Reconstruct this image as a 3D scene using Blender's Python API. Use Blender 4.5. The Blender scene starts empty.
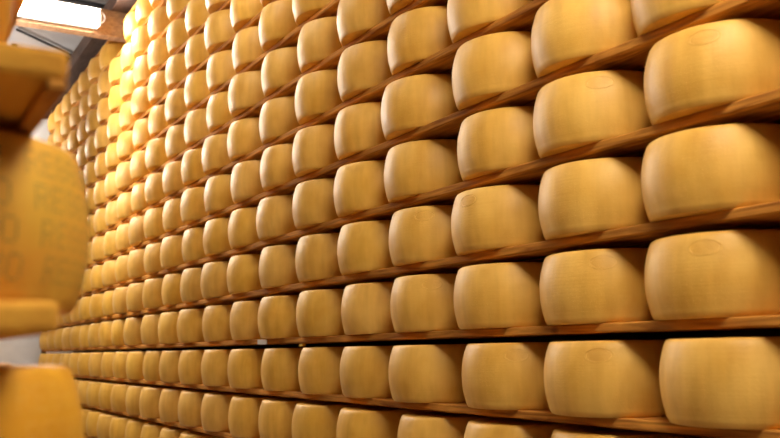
import bpy, bmesh, math, random
from mathutils import Vector, Matrix

C = bpy.context.scene.collection
S = 0.92                         # world scale: survey units -> metres

# ------------------------------------------------------------------ camera
FPX = 877.27
FW = Vector((-0.85082813, 0.50481688, 0.14577866))
RT = Vector((0.50791526, 0.86122092, -0.01790566))
UP = Vector((0.13458672, -0.05880857, 0.98915518))
cam_data = bpy.data.cameras.new('camera')
cam = bpy.data.objects.new('camera', cam_data)
C.objects.link(cam)
M = Matrix((RT, UP, -FW)).transposed().to_4x4()
cam.matrix_world = M
cam_data.sensor_width = 36.0
cam_data.lens = FPX * 36.0 / 780.0
cam_data.clip_start = 0.02
cam_data.dof.use_dof = True
cam_data.dof.focus_distance = 3.5
cam_data.dof.aperture_fstop = 2.9
bpy.context.scene.camera = cam

# ------------------------------------------------------------------ world, exposure, lamp power
w = bpy.data.worlds.new('world')
bpy.context.scene.world = w
w.use_nodes = True
w.node_tree.nodes['Background'].inputs[0].default_value = (0.9, 0.93, 1.0, 1)
w.node_tree.nodes['Background'].inputs[1].default_value = 0.05
vs = bpy.context.scene.view_settings
vs.view_transform = 'Standard'
vs.look = 'None'
vs.gamma = 1.0
vs.use_curve_mapping = False
vs.exposure = 0.0
LAMP_COL = (1.0, 0.91, 0.79)
#        X (survey units), y0, y1, emission strength
LAMPS = [(-8.37, 0.62, 1.74, 3.262, 170.0),
         (-0.45, 0.40, 1.50, 2.35, 125.0),
         (4.2, 0.40, 1.50, 2.35, 120.0),
         (-12.15, 0.20, 1.10, 2.75, 120.0),
         (-4.6, 0.40, 1.50, 2.9, 34.0),  # added fill lamp, out of view, brightens the mid-rack wheels
         (-8.9, 0.05, 0.90, 2.25, 230.0)]

# ------------------------------------------------------------------ rack geometry (survey units)
D, X0, PITCH_X, Z0, R, HP = 2.150, -1.6674, 0.5003, -0.2233, 0.2365, 0.29
TH, WH, OV = 0.030, 0.235, 0.074
FRONT = D - R + OV
WALL_Y = D + 0.34
JFAR = 21
KTOP = 11
FLOOR_Z, CEIL_Z = -1.62, 3.85
FAR_X, NEAR_X, LEFT_Y = -13.0, 7.0, -1.3


def project(p):
    p = Vector(p)
    z = p.dot(FW)
    return 390 + FPX * p.dot(RT) / z, 219 - FPX * p.dot(UP) / z


def ray(u, v):
    return FW + RT * ((u - 390) / FPX) + UP * ((219 - v) / FPX)


# ------------------------------------------------------------------ materials
def mat(name):
    m = bpy.data.materials.new(name)
    m.use_nodes = True
    nt = m.node_tree
    b = nt.nodes['Principled BSDF']
    return m, nt, b


def N(nt, kind, **kw):
    n = nt.nodes.new(kind)
    for k, v in kw.items():
        if k.startswith('i_'):
            key = k[2:]
            key = int(key) if key.isdigit() else key.replace('_', ' ')
            n.inputs[key].default_value = v
        else:
            setattr(n, k, v)
    return n


def mixrgb(nt, fac, a, b, blend='MIX'):
    n = nt.nodes.new('ShaderNodeMix')
    n.data_type = 'RGBA'
    n.blend_type = blend
    for sock, val in ((0, fac), (6, a), (7, b)):
        if hasattr(val, 'is_linked'):
            nt.links.new(val, n.inputs[sock])
        else:
            n.inputs[sock].default_value = val
    return n.outputs[2]


def ramp(nt, src, stops):
    r = nt.nodes.new('ShaderNodeValToRGB')
    e = r.color_ramp.elements
    while len(e) < len(stops):
        e.new(0.5)
    for el, (p, c) in zip(e, stops):
        el.position = p
        el.color = c if len(c) == 4 else (*c, 1)
    nt.links.new(src, r.inputs[0])
    return r.outputs[0]


def math_node(nt, op, a, b=0.0):
    n = nt.nodes.new('ShaderNodeMath')
    n.operation = op
    for i, v in enumerate((a, b)):
        if hasattr(v, 'is_linked'):
            nt.links.new(v, n.inputs[i])
        else:
            n.inputs[i].default_value = v
    return n.outputs[0]


def cheese_mat(name, base, deep, rough=0.5, green=None, vary=True):
    m, nt, b = mat(name)
    L = nt.links.new
    tc = N(nt, 'ShaderNodeTexCoord')
    oi = N(nt, 'ShaderNodeObjectInfo')
    off = N(nt, 'ShaderNodeVectorMath', operation='ADD')
    L(tc.outputs['Object'], off.inputs[0])
    sc = math_node(nt, 'MULTIPLY', oi.outputs['Random'], 37.0)
    cmb = N(nt, 'ShaderNodeCombineXYZ')
    L(sc, cmb.inputs[0]); L(sc, cmb.inputs[1])
    L(cmb.outputs[0], off.inputs[1])
    # soft blotches
    n1 = N(nt, 'ShaderNodeTexNoise', i_Scale=7.0, i_Detail=3.0, i_Roughness=0.55)
    L(off.outputs[0], n1.inputs['Vector'])
    # vertical staining and fine horizontal cloth lines
    st = N(nt, 'ShaderNodeMapping'); st.inputs['Scale'].default_value = (22, 22, 2.2)
    L(off.outputs[0], st.inputs[0])
    n2 = N(nt, 'ShaderNodeTexNoise', i_Scale=1.0, i_Detail=3.0)
    L(st.outputs[0], n2.inputs['Vector'])
    hz = N(nt, 'ShaderNodeMapping'); hz.inputs['Scale'].default_value = (4, 4, 160)
    L(off.outputs[0], hz.inputs[0])
    n3 = N(nt, 'ShaderNodeTexNoise', i_Scale=1.0, i_Detail=2.0)
    L(hz.outputs[0], n3.inputs['Vector'])
    f1 = ramp(nt, n1.outputs[0], [(0.34, (0, 0, 0)), (0.68, (1, 1, 1))])
    col = mixrgb(nt, f1, (*deep, 1), (*base, 1))
    f2 = ramp(nt, n2.outputs[0], [(0.35, (0.80, 0.74, 0.66)), (0.6, (1, 1, 1))])
    col = mixrgb(nt, 0.55, col, f2, 'MULTIPLY')
    if green:
        n4 = N(nt, 'ShaderNodeTexNoise', i_Scale=5.0, i_Detail=2.0)
        L(off.outputs[0], n4.inputs['Vector'])
        g = ramp(nt, n4.outputs[0], [(0.5, (0, 0, 0)), (0.62, (0.28, 0.28, 0.28))])
        col = mixrgb(nt, g, col, (*green, 1))
    # wheel-to-wheel variation
    hsv = N(nt, 'ShaderNodeHueSaturation')
    L(col, hsv.inputs['Color'])
    v = math_node(nt, 'MULTIPLY_ADD', oi.outputs['Random'] if vary else 0.5, 0.12)
    v.node.inputs[2].default_value = 0.94
    L(v, hsv.inputs['Value'])
    r2 = math_node(nt, 'FRACT', math_node(nt, 'MULTIPLY', oi.outputs['Random'] if vary else 0.5 / 91.7, 91.7))
    sv = math_node(nt, 'MULTIPLY_ADD', r2, 0.05)
    sv.node.inputs[2].default_value = 0.975
    L(sv, hsv.inputs['Saturation'])
    L(hsv.outputs[0], b.inputs['Base Color'])
    # tiny pores
    n5 = N(nt, 'ShaderNodeTexNoise', i_Scale=120.0, i_Detail=2.0)
    L(off.outputs[0], n5.inputs['Vector'])
    bsum = math_node(nt, 'ADD', math_node(nt, 'MULTIPLY', n3.outputs[0], 0.3),
                     math_node(nt, 'ADD', math_node(nt, 'MULTIPLY', n5.outputs[0], 0.35),
                               math_node(nt, 'MULTIPLY', n2.outputs[0], 0.9)))
    bp = N(nt, 'ShaderNodeBump', i_Strength=0.3, i_Distance=0.004)
    L(bsum, bp.inputs['Height'])
    L(bp.outputs[0], b.inputs['Normal'])
    rr = math_node(nt, 'MULTIPLY_ADD', n1.outputs[0], 0.18)
    rr.node.inputs[2].default_value = rough - 0.08
    L(rr, b.inputs['Roughness'])
    b.inputs['Specular IOR Level'].default_value = 0.38
    return m


def wood_mat(name, light, dark, rough=0.85):
    m, nt, b = mat(name)
    L = nt.links.new
    tc = N(nt, 'ShaderNodeTexCoord')
    oi = N(nt, 'ShaderNodeObjectInfo')
    off = N(nt, 'ShaderNodeVectorMath', operation='ADD')
    L(tc.outputs['Object'], off.inputs[0])
    cmb = N(nt, 'ShaderNodeCombineXYZ')
    L(math_node(nt, 'MULTIPLY', oi.outputs['Random'], 23.0), cmb.inputs[0])
    L(cmb.outputs[0], off.inputs[1])
    mp = N(nt, 'ShaderNodeMapping'); mp.inputs['Scale'].default_value = (4.0, 28, 60)
    L(off.outputs[0], mp.inputs[0])
    n = N(nt, 'ShaderNodeTexNoise', i_Scale=1.0, i_Detail=5.0, i_Distortion=0.6)
    L(mp.outputs[0], n.inputs['Vector'])
    n2 = N(nt, 'ShaderNodeTexNoise', i_Scale=2.6, i_Detail=3.0)
    L(off.outputs[0], n2.inputs['Vector'])
    c = mixrgb(nt, ramp(nt, n.outputs[0], [(0.33, (0, 0, 0)), (0.66, (1, 1, 1))]), (*dark, 1), (*light, 1))
    c = mixrgb(nt, 0.6, c, ramp(nt, n2.outputs[0], [(0.35, (0.55, 0.5, 0.45)), (0.6, (1, 1, 1))]), 'MULTIPLY')
    # knots
    vo = N(nt, 'ShaderNodeTexVoronoi', i_Scale=3.4)
    L(off.outputs[0], vo.inputs['Vector'])
    k = ramp(nt, vo.outputs['Distance'], [(0.05, (0.25, 0.18, 0.12)), (0.10, (1, 1, 1))])
    c = mixrgb(nt, 0.9, c, k, 'MULTIPLY')
    L(c, b.inputs['Base Color'])
    bp = N(nt, 'ShaderNodeBump', i_Strength=0.5, i_Distance=0.003)
    L(n.outputs[0], bp.inputs['Height'])
    L(bp.outputs[0], b.inputs['Normal'])
    b.inputs['Roughness'].default_value = rough
    b.inputs['Specular IOR Level'].default_value = 0.12
    return m


def plain_mat(name, col, rough=0.8, metal=0.0, noise=0.1, scale=6.0):
    m, nt, b = mat(name)
    tc = N(nt, 'ShaderNodeTexCoord')
    n = N(nt, 'ShaderNodeTexNoise', i_Scale=scale, i_Detail=4.0)
    nt.links.new(tc.outputs['Object'], n.inputs['Vector'])
    lo = tuple(c * (1 - noise) for c in col)
    hi = tuple(min(1, c * (1 + noise)) for c in col)
    nt.links.new(ramp(nt, n.outputs[0], [(0.3, lo), (0.7, hi)]), b.inputs['Base Color'])
    b.inputs['Roughness'].default_value = rough
    b.inputs['Metallic'].default_value = metal
    return m


def emit_mat(name, col, strength):
    m, nt, b = mat(name)
    b.inputs['Base Color'].default_value = (0.9, 0.9, 0.88, 1)
    b.inputs['Emission Color'].default_value = (*col, 1)
    b.inputs['Emission Strength'].default_value = strength
    return m


CHEESE = cheese_mat('cheese_rind', (0.85, 0.505, 0.10), (0.74, 0.40, 0.06))
CHEESE_NEAR = cheese_mat('smooth_cheese_rind', (0.85, 0.505, 0.10), (0.74, 0.40, 0.06), vary=False)
STAMP = cheese_mat('embossed_rind', (0.81, 0.485, 0.094), (0.73, 0.402, 0.06), vary=False)
DOTS = cheese_mat('pin_marked_rind', (0.81, 0.485, 0.094), (0.73, 0.402, 0.06), vary=False)
CHEESE_OLD = cheese_mat('amber_cheese_rind', (0.78, 0.41, 0.035), (0.68, 0.29, 0.02), green=(0.55, 0.40, 0.03))
DOTS_OLD = plain_mat('green_pin_marks', (0.15, 0.17, 0.03), 0.6)
CHEESE_ORANGE = cheese_mat('orange_cheese_rind', (0.80, 0.40, 0.03), (0.68, 0.30, 0.02))
WOOD = wood_mat('shelf_wood', (0.82, 0.37, 0.06), (0.34, 0.115, 0.018))
WOOD_LIT = wood_mat('lamp_lit_shelf_wood', (0.92, 0.46, 0.06), (0.74, 0.33, 0.04))  # shelf wood brightened: lamp light on the near planks put into the colour
WOOD_BEAM = wood_mat('beam_wood', (0.34, 0.21, 0.125), (0.22, 0.13, 0.075))
WOOD_DARK = wood_mat('dark_beam_wood', (0.11, 0.065, 0.05), (0.07, 0.042, 0.033))
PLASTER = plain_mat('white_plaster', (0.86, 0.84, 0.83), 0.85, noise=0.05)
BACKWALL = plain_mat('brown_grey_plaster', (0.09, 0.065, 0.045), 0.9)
CEILM = plain_mat('grey_ceiling_panel', (0.36, 0.345, 0.355), 0.85, noise=0.06, scale=2)
FLOORM = plain_mat('concrete_floor', (0.33, 0.29, 0.25), 0.5, noise=0.15)
STEEL = plain_mat('galvanised_steel', (0.35, 0.35, 0.36), 0.45, 0.7)
DARKSTEEL = plain_mat('dark_steel', (0.035, 0.035, 0.04), 0.5, 0.4)
LAMPBODY = plain_mat('lamp_housing_plastic', (0.75, 0.74, 0.72), 0.5, noise=0.03)
TAG = plain_mat('pale_label_plastic', (0.62, 0.60, 0.55), 0.4, noise=0.05)
YELLOW = plain_mat('yellow_plastic', (0.8, 0.5, 0.03), 0.5, noise=0.05)


# ------------------------------------------------------------------ mesh helpers (survey units in, metres out)
def obj(name, bm, material, parent=None, smooth=False, bevel=0.0):
    bmesh.ops.recalc_face_normals(bm, faces=bm.faces)
    for v in bm.verts:
        v.co *= S
    me = bpy.data.meshes.new(name)
    bm.to_mesh(me); bm.free()
    if smooth:
        for p in me.polygons:
            p.use_smooth = True
    me.materials.append(material)
    o = bpy.data.objects.new(name, me)
    C.objects.link(o)
    if parent:
        o.parent = parent
    if bevel:
        b = o.modifiers.new('bevel', 'BEVEL')
        b.width = bevel * S; b.segments = 2; b.limit_method = 'ANGLE'
    return o


def box(bm, x0, x1, y0, y1, z0, z1):
    vs_ = [bm.verts.new((x, y, z)) for x in (x0, x1) for y in (y0, y1) for z in (z0, z1)]
    for f in ((0, 1, 3, 2), (4, 6, 7, 5), (0, 4, 5, 1), (2, 3, 7, 6), (0, 2, 6, 4), (1, 5, 7, 3)):
        bm.faces.new([vs_[i] for i in f])


def boxbm(*a):
    bm = bmesh.new(); box(bm, *a); return bm


def tube(bm, a, b, r, seg=10):
    a, b = Vector(a), Vector(b)
    d = (b - a)
    q = d.to_track_quat('Z', 'Y')
    rings = []
    for p in (a, b):
        rings.append([bm.verts.new(p + q @ Vector((r * math.cos(t), r * math.sin(t), 0)))
                      for t in [2 * math.pi * i / seg for i in range(seg)]])
    for i in range(seg):
        k = (i + 1) % seg
        bm.faces.new((rings[0][i], rings[0][k], rings[1][k], rings[1][i]))
    bm.faces.new(rings[0]); bm.faces.new(rings[1])


def empty(name, loc=(0, 0, 0)):
    o = bpy.data.objects.new(name, None)
    C.objects.link(o)
    o.location = Vector(loc) * S
    o.empty_display_size = 0.05
    return o


def tag(o, label, cat, group=None):
    o['label'] = label; o['category'] = cat
    if group:
        o['group'] = group
    return o


def struct(name, bm, m):
    o = obj(name, bm, m)
    o['kind'] = 'structure'
    return o


# ------------------------------------------------------------------ room shell
struct('floor', boxbm(FAR_X, NEAR_X, LEFT_Y, WALL_Y + 0.1, FLOOR_Z - 0.1, FLOOR_Z), FLOORM)
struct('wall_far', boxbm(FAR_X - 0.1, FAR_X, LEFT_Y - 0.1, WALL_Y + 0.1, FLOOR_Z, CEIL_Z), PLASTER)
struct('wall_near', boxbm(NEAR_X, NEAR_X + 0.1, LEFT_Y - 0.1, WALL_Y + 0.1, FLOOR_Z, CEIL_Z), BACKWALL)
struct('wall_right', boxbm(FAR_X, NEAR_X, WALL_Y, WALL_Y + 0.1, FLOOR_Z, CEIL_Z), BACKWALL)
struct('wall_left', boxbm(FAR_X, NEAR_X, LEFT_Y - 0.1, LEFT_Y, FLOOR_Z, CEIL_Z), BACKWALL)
bm = bmesh.new()
box(bm, FAR_X, NEAR_X, LEFT_Y, WALL_Y + 0.1, CEIL_Z + 0.02, CEIL_Z + 0.1)
x = FAR_X
while x < NEAR_X - 0.5:                               # panels with open joints
    box(bm, x + 0.006, min(x + 1.25, NEAR_X) - 0.006, LEFT_Y, WALL_Y + 0.1, CEIL_Z, CEIL_Z + 0.02)
    x += 1.25
struct('ceiling', bm, CEILM)

# ------------------------------------------------------------------ ceiling timber and services
# crossbeam that carries the visible lamp and runs into the rack
BX = -8.45
o = obj('ceiling_beam', boxbm(BX - 0.13, BX, LEFT_Y, WALL_Y, 3.07, 3.335), WOOD_BEAM, bevel=0.008)
o['kind'] = 'structure'; o.name = 'trim_1'
o = obj('trim_2', boxbm(FAR_X, NEAR_X, 1.875, 2.04, 3.336, 3.50), WOOD_DARK, bevel=0.008)
o['kind'] = 'structure'
for i, bx in enumerate((-1.28, 4.52)):
    o = obj('trim_%d' % (3 + i), boxbm(bx - 0.13, bx, LEFT_Y, WALL_Y, 3.07, 3.335), WOOD_BEAM, bevel=0.008)
    o['kind'] = 'structure'
o = obj('trim_5', boxbm(-11.75, -11.63, LEFT_Y, WALL_Y, 3.70, CEIL_Z), WOOD_DARK, bevel=0.006)
o['kind'] = 'structure'

bm = bmesh.new(); tube(bm, (-10.8, 1.31, 3.82), (-11.5, 2.11, 3.82), 0.016)
tag(obj('ceiling_cable', bm, DARKSTEEL, smooth=True),
    'thin dark cable running diagonally over the grey ceiling below the lit lamp', 'cable')
bm = bmesh.new(); tube(bm, (-9.62, 1.4, 3.825), (-9.62, 2.45, 3.825), 0.025)
tag(obj('ceiling_pipe', bm, DARKSTEEL, smooth=True),
    'black pipe crossing the ceiling above the bright lamp near the rack top', 'pipe')
bm = bmesh.new(); tube(bm, (-11.47, 1.37, CEIL_Z - 0.035), (-11.47, 1.37, CEIL_Z), 0.035, 16)
tag(obj('ceiling_socket', bm, DARKSTEEL), 'small round black ceiling socket left of the diagonal cable', 'socket')


def lamp(x, y0, y1, z, power, label):
    root = empty('ceiling_lamp', (x, (y0 + y1) / 2, z))
    h = (y1 - y0) / 2
    # housing against the beam face / hung from it
    obj('lamp_housing', boxbm(-0.078, -0.02, -h, h, -0.155, 0.005), LAMPBODY, root, bevel=0.008)
    if z > 3:
        obj('upward_light_shield', boxbm(-0.02, 0.075, -h, h, 0.002, 0.008), LAMPBODY, root)  # added plate, keeps upward glow off the rafter above
    bm = bmesh.new()
    n = 14                                              # rounded diffuser trough, bulging to the camera side
    prof = []
    for i in range(n + 1):
        t = -math.pi / 2 + math.pi * i / n
        prof.append((-0.02 + 0.075 * math.cos(t) ** 0.6 if math.cos(t) > 0 else -0.02, -0.075 + 0.074 * math.sin(t)))
    ra = [bm.verts.new((p[0], -h + 0.012, p[1])) for p in prof]
    rb = [bm.verts.new((p[0], h - 0.012, p[1])) for p in prof]
    for i in range(n):
        bm.faces.new((ra[i], ra[i + 1], rb[i + 1], rb[i]))
    bm.faces.new(ra); bm.faces.new(rb); bm.faces.new((ra[0], rb[0], rb[-1], ra[-1]))
    obj('lamp_diffuser', bm, emit_mat('lamp_glow', LAMP_COL, power), root)
    if z < 3 and not -9 < x < -8.5:
        bm = bmesh.new()
        ra = [bm.verts.new((-0.098 - p[0], -h + 0.012, p[1])) for p in prof]
        rb = [bm.verts.new((-0.098 - p[0], h - 0.012, p[1])) for p in prof]
        for i in range(n):
            bm.faces.new((ra[i], ra[i + 1], rb[i + 1], rb[i]))
        bm.faces.new(ra); bm.faces.new(rb); bm.faces.new((ra[0], rb[0], rb[-1], ra[-1]))
        obj('lamp_diffuser', bm, emit_mat('lamp_glow', LAMP_COL, power), root)
    for s in (-1, 1):
        obj('end_cap', boxbm(-0.02, 0.03, s * h - 0.012, s * h + 0.012, -0.15, 0.0), LAMPBODY, root, bevel=0.005)
    # wire loop at the rack-side end
    bm = bmesh.new()
    pts = [Vector((0.0, h + 0.012 + 0.045 * math.sin(t), -0.05 + 0.055 * math.cos(t)))
           for t in [math.pi * i / 10 for i in range(11)]]
    for a, b in zip(pts, pts[1:]):
        tube(bm, a, b, 0.0045, 6)
    obj('power_lead', bm, LAMPBODY, root, smooth=True)
    if z < 3:                                           # hung on two rods
        for s in (-1, 1):
            bm = bmesh.new()
            tube(bm, (-0.05, s * h * 0.8, 0.0), (-0.05, s * h * 0.8, CEIL_Z - z), 0.006, 6)
            obj('hanging_rod', bm, STEEL, root)
    tag(root, label, 'lamp', 'tube lamps over the aisle')
    return root


lamp(*LAMPS[0], 'glowing white tube lamp on the wooden crossbeam at the top left')
for i, L in enumerate(LAMPS[1:]):
    lamp(*L, ('glowing tube lamp hung over the aisle, above the nearest wheels',
              'glowing tube lamp hung over the aisle behind the camera',
              'glowing tube lamp at the far end of the aisle, beside the white wall',
              'added fill lamp, out of view, hung over the middle of the aisle',
              'glowing tube lamp hung low beside the crossbeam, past the left edge of the photo')[i])


# ------------------------------------------------------------------ cheese wheels
EDGE = 0.905


def radius_at(z):                                       # barrel side, z from 0 to WH
    t = (z / WH) * 2 - 1.0 + 0.04
    return R * (1 - (1 - EDGE) * min(1, abs(t)) ** 2.1)


def wheel_bm(seed, seg=72, even=False):
    rnd = random.Random(seed)
    a1, a2, p1, p2 = rnd.uniform(0.0015, 0.004), rnd.uniform(0.001, 0.002), rnd.uniform(0, 6), rnd.uniform(0, 6)
    if even:
        a1 = a2 = 0.0
    prof = [(0.0, 0.0), (R * 0.5, 0.0), (R * 0.86, 0.0), (radius_at(0.0) - 0.005, 0.0),
            (radius_at(0.003) - 0.0015, 0.0015), (radius_at(0.006) - 0.0008, 0.006)]
    # shallow raised band near the foot, as the cloth mould leaves it
    prof += [(radius_at(z) + (0.0007 if z < 0.022 else 0.0), z) for z in (0.010, 0.020, 0.0245)]
    prof += [(radius_at(z), z) for z in [0.03 + (WH - 0.06) * i / 12 for i in range(13)]]
    prof += [(radius_at(WH - 0.022) , WH - 0.022), (radius_at(WH - 0.010), WH - 0.010),
             (radius_at(WH - 0.003) - 0.003, WH - 0.003),
             (radius_at(WH) - 0.009, WH), (R * 0.80, WH - 0.001), (R * 0.45, WH - 0.001), (0.0, WH - 0.001)]
    bm = bmesh.new()
    rings = []
    for r, z in prof:
        if r == 0:
            rings.append([bm.verts.new((0, 0, z))]); continue
        ring = []
        for i in range(seg):
            t = 2 * math.pi * i / seg
            k = 1 - (a1 * (1 + math.cos(2 * t + p1)) + a2 * (1 + math.cos(3 * t + p2 + z * 8)))
            ring.append(bm.verts.new((r * k * math.cos(t), r * k * math.sin(t), z)))
        rings.append(ring)
    for a, b in zip(rings, rings[1:]):
        for i in range(seg):
            j = (i + 1) % seg
            if len(a) == 1:
                bm.faces.new((a[0], b[j], b[i]))
            elif len(b) == 1:
                bm.faces.new((a[i], a[j], b[0]))
            else:
                bm.faces.new((a[i], a[j], b[j], b[i]))
    return bm


WHEEL_SRC = []
for s_ in range(6):
    o = obj('cheese_wheel', wheel_bm(s_), CHEESE, smooth=True)
    WHEEL_SRC.append(o)
used = set()

FONT = {'P': '11110 10001 10001 11110 10000 10000 10000', 'A': '01110 10001 10001 11111 10001 10001 10001',
        'R': '11110 10001 10001 11110 10100 10010 10001', 'M': '10001 11011 10101 10101 10001 10001 10001',
        'I': '01110 00100 00100 00100 00100 00100 01110', 'G': '01110 10001 10000 10111 10001 10001 01110',
        'N': '10001 11001 10101 10011 10001 10001 10001', 'O': '01110 10001 10001 10001 10001 10001 01110',
        'E': '11111 10000 10000 11110 10000 10000 11111', ' ': '00000 00000 00000 00000 00000 00000 00000'}


def lettering_bm(dot=0.0019, pitch=0.0052, out=0.0, rows=4, turns=(0.0, math.pi)):
    """pin-dot words running round the side, in stacked rows"""
    bm = bmesh.new()
    text = 'PARMIGIANO REGGIANO '
    for row in range(rows):
        zt = WH - 0.024 - row * 0.0475
        for t0 in turns:
            for ci, ch in enumerate(text):
                for r_, line in enumerate(FONT[ch].split()):
                    for c_, bit in enumerate(line):
                        if bit == '0':
                            continue
                        z = zt - r_ * pitch
                        rr = radius_at(z) + out
                        ang = t0 + (ci * 6 + c_) * pitch / R + row * 0.05
                        n = Vector((math.cos(ang), math.sin(ang), 0))
                        u = Vector((-math.sin(ang), math.cos(ang), 0))
                        cen = bm.verts.new(n * (rr + 0.0004) + Vector((0, 0, z)))
                        ring = [bm.verts.new(n * (rr - 0.0012) + u * dot * math.cos(q) + Vector((0, 0, z + dot * math.sin(q))))
                                for q in [math.pi * k / 3 for k in range(6)]]
                        for k in range(6):
                            bm.faces.new((cen, ring[k], ring[(k + 1) % 6]))
    return bm


def stamp_bm(wid=0.098, hei=0.046):
    """raised oval seal wrapped on the side at angle 0, near the top"""
    bm = bmesh.new()
    zc = WH - 0.045

    def P(u, v, out):
        z = zc + v
        a = u / R
        rr = radius_at(z) + out
        return Vector((rr * math.cos(a), rr * math.sin(a), z))
    seg = 48
    for (k0, k1) in ((1.0, 0.93), (0.86, 0.83)):
        rings = []
        for k, out in ((k0, -0.001), (k0 - 0.02, 0.0008), (k1 + 0.01, 0.0008), (k1, -0.001)):
            rings.append([bm.verts.new(P(k * wid / 2 * math.cos(t), k * hei / 2 * math.sin(t), out))
                          for t in [2 * math.pi * i / seg for i in range(seg)]])
        for a, b in zip(rings, rings[1:]):
            for i in range(seg):
                j = (i + 1) % seg
                bm.faces.new((a[i], a[j], b[j], b[i]))
    px = 0.00125
    for text, v0 in (('PARMIGIANO', 0.0100), ('REGGIANO', -0.0012)):
        W = len(text) * 6 * px
        for ci, ch in enumerate(text):
            for r_, line in enumerate(FONT[ch].split()):
                for c_, bit in enumerate(line):
                    if bit == '0':
                        continue
                    u = -W / 2 + (ci * 6 + c_) * px
                    v = v0 - r_ * px
                    q = [bm.verts.new(P(u + a, v + b, 0.0012)) for a, b in ((0, 0), (px, 0), (px, px), (0, px))]
                    bm.faces.new(q)
    return bm


STAMP_SRC = obj('oval_seal', stamp_bm(), STAMP, smooth=True)
DOT_SRC = obj('rind_lettering', lettering_bm(), DOTS)
C.objects.unlink(STAMP_SRC); C.objects.unlink(DOT_SRC)

ORD = ['zeroth', 'first', 'second', 'third', 'fourth', 'fifth', 'sixth', 'seventh', 'eighth', 'ninth', 'tenth', 'eleventh',
       'twelfth', 'thirteenth', 'fourteenth', 'fifteenth', 'sixteenth', 'seventeenth', 'eighteenth', 'nineteenth',
       'twentieth', 'twenty-first', 'twenty-second', 'twenty-third']


def new_wheel(cx, cy, z, label, group, rot, seed, material=None):
    src = WHEEL_SRC[seed % len(WHEEL_SRC)]
    if material is None and id(src) not in used:
        used.add(id(src)); o = src
    else:
        o = src.copy(); C.objects.link(o)
    if material:
        o.data = src.data.copy()
        o.data.materials[0] = material
    o.name = 'cheese_wheel'
    o.location = Vector((cx, cy, z)) * S
    o.rotation_euler = (0, 0, rot)
    tag(o, label, 'cheese wheel', group)
    return o


def add_part(src, wheel, rot=0.0, material=None):
    p = src.copy()
    if material:
        p.data = src.data.copy(); p.data.materials[0] = material
    C.objects.link(p)
    p.parent = wheel
    p.rotation_euler = (0, 0, rot)
    return p


# left silhouette edge of individual wheels, read off the photograph, per shelf
LEFTS = {-1: [655, 548, 463, 401, 338, 293, 257, 230, 200],
         0: [662, 546, 464, 389, 340, 296],
         1: [642, 538, 456, 390, 342, 297, 259, 228, 201, 177, 158, 141, 123, 110],
         2: [642, 540, 452, 387, 337, 295, 257, 225, 204],
         3: [645, 534, 458, 382.5, 335, 293, 255, 228],
         4: [629, 535, 455, 381, 332.5, 293, 261.5, 230, 204],
         5: [None, None, None, 386, 337, 295, 257, 226],
         6: [None, None, None, None, 338, 296, 259, 229],
         10: [None] * 11 + [147.5, 132.5, 122, 109, 97, 87, 78],
         11: [None] * 13 + [122, None, 101, 89, 78]}


def left_edge(X, z):
    Dd = math.hypot(X, D); t = math.atan2(D, X) + math.asin(R / Dd)
    Lg = math.sqrt(Dd * Dd - R * R)
    return project((Lg * math.cos(t), Lg * math.sin(t), z))[0]


def solve_x(px, z, guess):
    X = guess
    for _ in range(30):
        e = left_edge(X, z) - px
        g = (left_edge(X + 0.001, z) - left_edge(X, z)) / 0.001
        X -= e / g
    return X


rnd = random.Random(11)
centres = {}
for k in range(-5, KTOP + 1):
    zt = Z0 + k * HP
    for j in range(-1, JFAR + 1):
        X = X0 - j * PITCH_X + rnd.uniform(-0.012, 0.012) + rnd.uniform(-0.004, 0.004) * (k % 3)
        if k in LEFTS and 0 <= j < len(LEFTS[k]) and LEFTS[k][j]:
            X = solve_x(LEFTS[k][j], zt + WH / 2, X)
        centres[(j, k)] = X
    if k == 0:
        centres[(-1, 0)] = centres[(0, 0)] + PITCH_X
    # keep neighbours from touching
    for j in range(0, JFAR + 1):
        lim = centres[(j - 1, k)] - 2 * R - 0.004
        if centres[(j, k)] > lim:
            centres[(j, k)] = lim


def visible(j, k):
    X = centres[(j, k)]
    zt = Z0 + k * HP
    xs, ys = [], []
    for a in range(0, 360, 30):
        for z in (zt, zt + WH / 2, zt + WH):
            rr = R * (EDGE if z != zt + WH / 2 else 1)
            u, v = project((X + rr * math.cos(math.radians(a)), D + rr * math.sin(math.radians(a)), z))
            if a >= 180 or z != zt + WH / 2:
                xs.append(u); ys.append(v)
    fx, fy = project((X, D - R * EDGE, zt))
    return min(xs) < 776 and max(xs) > 20 and max(fy, max(ys) - 6) > 3 and min(ys) < 434


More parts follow.
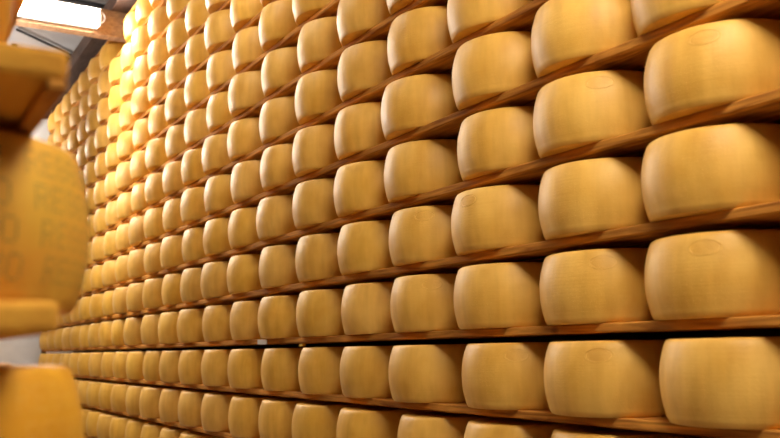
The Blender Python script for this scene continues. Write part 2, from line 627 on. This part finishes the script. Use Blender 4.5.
rows = {}
for k in range(-5, KTOP + 1):
    vis = [j for j in range(0, JFAR + 1) if visible(j, k)]
    if k == KTOP and 14 in vis:
        vis.remove(14)                                 # the crossbeam runs through this bay
    if vis:
        rows[k] = vis
kmin = min(rows)
STAMPS = {(0, 3): (703, 38), (1, 3): (600, 86), (0, 1): (703, 243), (1, 1): (603, 262), (1, 0): (598, 358),
          (2, 0): (516, 357), (3, 1): (431, 286), (2, 2): (466, 202), (0, 4): (640, 8), (3, 2): (424, 250)}
near_src = obj('near_cheese_wheel', wheel_bm(9, 96, True), CHEESE_NEAR, smooth=True)
NEAR_MESH = near_src.data
bpy.data.objects.remove(near_src)
nw = 0
WHEELS = {}
for k, vis in rows.items():
    zt = Z0 + k * HP
    rowname = 'top row' if k == KTOP else '%s row from bottom' % (ORD[k - kmin + 1] if k > kmin else 'lowest')
    if k == kmin:
        rowname = 'lowest visible row'
    for n_, j in enumerate(vis):
        X = centres[(j, k)]
        cy = D + rnd.uniform(-0.012, 0.012)
        pos = 'rightmost' if n_ == 0 else '%s from right' % ORD[n_ + 1]
        if n_ == len(vis) - 1 and n_ > 0:
            pos = 'farthest left'
        tone = ('pale' if j in range(9, 15) and k > 5 else 'amber' if j < 8 else 'golden')
        lab = '%s cheese wheel, %s, %s of the long rack' % (tone, pos, rowname)
        o = new_wheel(X, cy, zt, lab, 'cheese wheels on the long wall rack', rnd.uniform(0, 6.28), rnd.randrange(6))
        if j <= 3:
            o.data = NEAR_MESH
        WHEELS[(j, k)] = o
        nw += 1
        if j <= 3:
            if (j, k) in STAMPS:
                u, v = STAMPS[(j, k)]
                rd = ray(u, v); rd = Vector((rd.x, rd.y)); rd.normalize()
                cc = Vector((X, cy)); b = cc.dot(rd); h2 = R * R - (cc.length_squared - b * b)
                hit = rd * (b - math.sqrt(max(h2, 0))) - cc
                ang = math.atan2(hit.y, hit.x)
                add_part(STAMP_SRC, o, ang - o.rotation_euler.z)
            add_part(DOT_SRC, o, rnd.uniform(0, 6.28))
# the rack carries on to the right beyond the picture
for k in range(-1, 5):
    if k < 0:
        js = (-1,)
    else:
        js = (-1,)
    for j in js:
        new_wheel(centres[(j, k)] + 0.02, D, Z0 + k * HP,
                  'amber cheese wheel past the photo\'s right edge, %s row from bottom of the long rack' % ORD[k - kmin + 1],
                  'cheese wheels on the long wall rack', rnd.uniform(0, 6), k + 1)
print('wheels', nw, {k: len(v) for k, v in rows.items()})

# ------------------------------------------------------------------ boards of the long rack
BX0, BX1 = -12.40, X0 + 2.2 * PITCH_X
for k in range(-4, KTOP + 2):
    zt = Z0 + k * HP
    root = empty('wooden_shelf', ((BX0 + BX1) / 2, D, zt))
    hx = (BX1 - BX0) / 2
    r2 = random.Random(k)
    x1 = hx
    for name, y0, y1 in (('front_plank', FRONT - D, 0.02), ('rear_plank', 0.035, WALL_Y - D)):
        bm = bmesh.new()
        # gently uneven sawn edge
        n = 90
        prev = None
        for i in range(n + 1):
            xx = -hx + 2 * hx * i / n
            e = r2.uniform(-0.0022, 0.0022)
            g = r2.uniform(-0.002, 0.001)
            ring = [bm.verts.new(p) for p in ((xx, y0 + e + 0.003, 0), (xx, y1, 0), (xx, y1, -TH),
                                              (xx, y0 + e + 0.004, -TH + g), (xx, y0 + e, -TH + 0.005 + g), (xx, y0 + e, -0.004))]
            if prev:
                for a in range(6):
                    b = (a + 1) % 6
                    bm.faces.new((prev[a], prev[b], ring[b], ring[a]))
            else:
                bm.faces.new(ring)
            prev = ring
        bm.faces.new(prev[::-1])
        obj(name, bm, WOOD, root)
    if k == 1:
        c = FRONT - D
        px = solve_x(300, zt, -4.0)
        pt = ray(263, 343); X = pt.x * FRONT / pt.y
        X -= (BX0 + BX1) / 2
        t_ = obj('shelf_label', boxbm(X - 0.07, X + 0.07, c - 0.006, c - 0.0025, -0.031, -0.003), TAG, root)
        t_['label'] = 'worn pale plastic label'
        pt = ray(301, 347.5); X = pt.x * FRONT / pt.y - (BX0 + BX1) / 2
        t_ = obj('hanging_tag', boxbm(X - 0.02, X + 0.02, c - 0.001, c + 0.02, -0.048, -0.0345), YELLOW, root)
        t_['label'] = 'small yellow tag under the board edge'
    if k - kmin + 1 <= 0:
        lab = 'low wooden shelf plank below the lowest cheese wheels seen'
        if k < kmin - 1:
            lab = 'wooden shelf plank near the floor, beneath the picture'
    elif k == KTOP + 1:
        lab = 'bare topmost wooden shelf plank over the top row of wheels'
    elif k == KTOP:
        lab = 'long brown wooden shelf plank under the top row of cheese wheels'
    else:
        lab = 'long brown wooden shelf plank under the %s row of cheese wheels from bottom' % (
            ORD[k - kmin + 1] if k > kmin else 'lowest visible')
    tag(root, lab, 'shelf', 'plank shelves of the long rack')

# end posts of the long rack
for i, (x, lab) in enumerate(((BX0 - 0.05, 'dark steel rack post at the far left end of the long rack'),
                              (BX1 + 0.05, 'dark steel rack post at the near right end of the long rack'))):
    root = empty('rack_post', (x, FRONT + 0.03, FLOOR_Z))
    obj('post', boxbm(-0.025, 0.025, -0.03, 0.03, 0.01, CEIL_Z - 0.5 - FLOOR_Z), DARKSTEEL if i == 0 else STEEL, root, bevel=0.004)
    obj('foot_plate', boxbm(-0.06, 0.06, -0.06, 0.06, 0, 0.012), STEEL, root)
    tag(root, lab, 'post', 'rack end posts')
# pale cabinet post at the far end wall seen beside the rack

# ------------------------------------------------------------------ near rack, left edge of the picture
LF, LX = 0.183, -1.03
LZ = {3: -0.251, 2: 0.059, 1: 0.349, 0: 0.639}
LLEN = 5.0
names = {3: 'lowest', 2: 'middle', 1: 'upper', 0: 'overhead'}
for lv in (3, 2, 1, 0):
    root = empty('wooden_shelf', (LX - LLEN / 2, 0, LZ[lv]))
    bm = boxbm(-LLEN / 2, LLEN / 2 + (0.08 if lv == 0 else 0), -0.05, LF + (0.020 if lv == 0 else 0), -0.036, 0)
    obj('front_plank', bm, WOOD_LIT, root, bevel=0.008)
    if lv == 1:
        obj('front_rail', boxbm(-LLEN / 2, LLEN / 2, LF - 0.024, LF - 0.002, -0.049, -0.036), WOOD, root, bevel=0.003)
    obj('rear_plank', boxbm(-LLEN / 2, LLEN / 2, -0.42, -0.065, -0.036, 0), WOOD_LIT, root, bevel=0.006)
    tag(root, {3: 'blurred plank shelf hidden below the orange wheel at bottom left',
               2: 'blurred pale plank shelf under the green-marked amber wheel at left',
               1: 'blurred thick plank shelf end above the green-marked wheel, upper left',
               0: 'plank shelf of the near left rack above the picture'}[lv], 'shelf', 'plank shelves of the near rack')
for px_ in (LX - 1.2, LX - 4.4):
    root = empty('rack_post', (px_, -0.45, FLOOR_Z))
    obj('post', boxbm(-0.03, 0.03, -0.04, 0.028, 0.012, 1.0 - FLOOR_Z), STEEL, root, bevel=0.004)
    obj('foot_plate', boxbm(-0.06, 0.06, -0.07, 0.05, 0, 0.012), STEEL, root)
    tag(root, 'steel post behind the near left rack, ' + ('nearer one' if px_ > -3 else 'farther one'), 'post', 'near rack posts')


for lv, px, dy, material, lab in (
        (2, 90, 0.0, CHEESE_OLD, 'large blurred amber cheese wheel with green lettering at the left edge'),
        (3, 94, -0.004, CHEESE_ORANGE, 'large blurred orange cheese wheel at the bottom left corner'),
        (1, 25, 0.0, CHEESE_OLD, 'amber cheese wheel standing on the upper plank of the near rack, beyond the frame')):
    xc = -1.41 if lv != 1 else -1.18
    rd = ray(px if lv != 1 else 4, 240); rd = Vector((rd.x, rd.y)).normalized()
    cyn = (R + xc * rd.y) / rd.x
    o = new_wheel(xc, cyn + dy, LZ[lv], lab, 'cheese wheels on the near rack', 0, lv, material)
    if lv in (2, 3):
        pt = add_part(DOT_SRC, o, -0.9, DOTS_OLD if lv == 2 else None)
        if lv == 2:
            pt['label'] = 'green pin-dot lettering on amber rind'
    for n in range(1, 4):
        o2 = new_wheel(xc - 0.5 * n - 0.01, cyn + dy - 0.01 * (n % 2), LZ[lv],
                       'cheese wheel behind the %s, place %s along the near rack' % (
                           {2: 'green-marked wheel', 3: 'orange wheel', 1: 'upper plank wheel'}[lv], ORD[n + 1]),
                       'cheese wheels on the near rack', n, n, material)
for o in WHEEL_SRC:
    if id(o) not in used:
        C.objects.unlink(o)
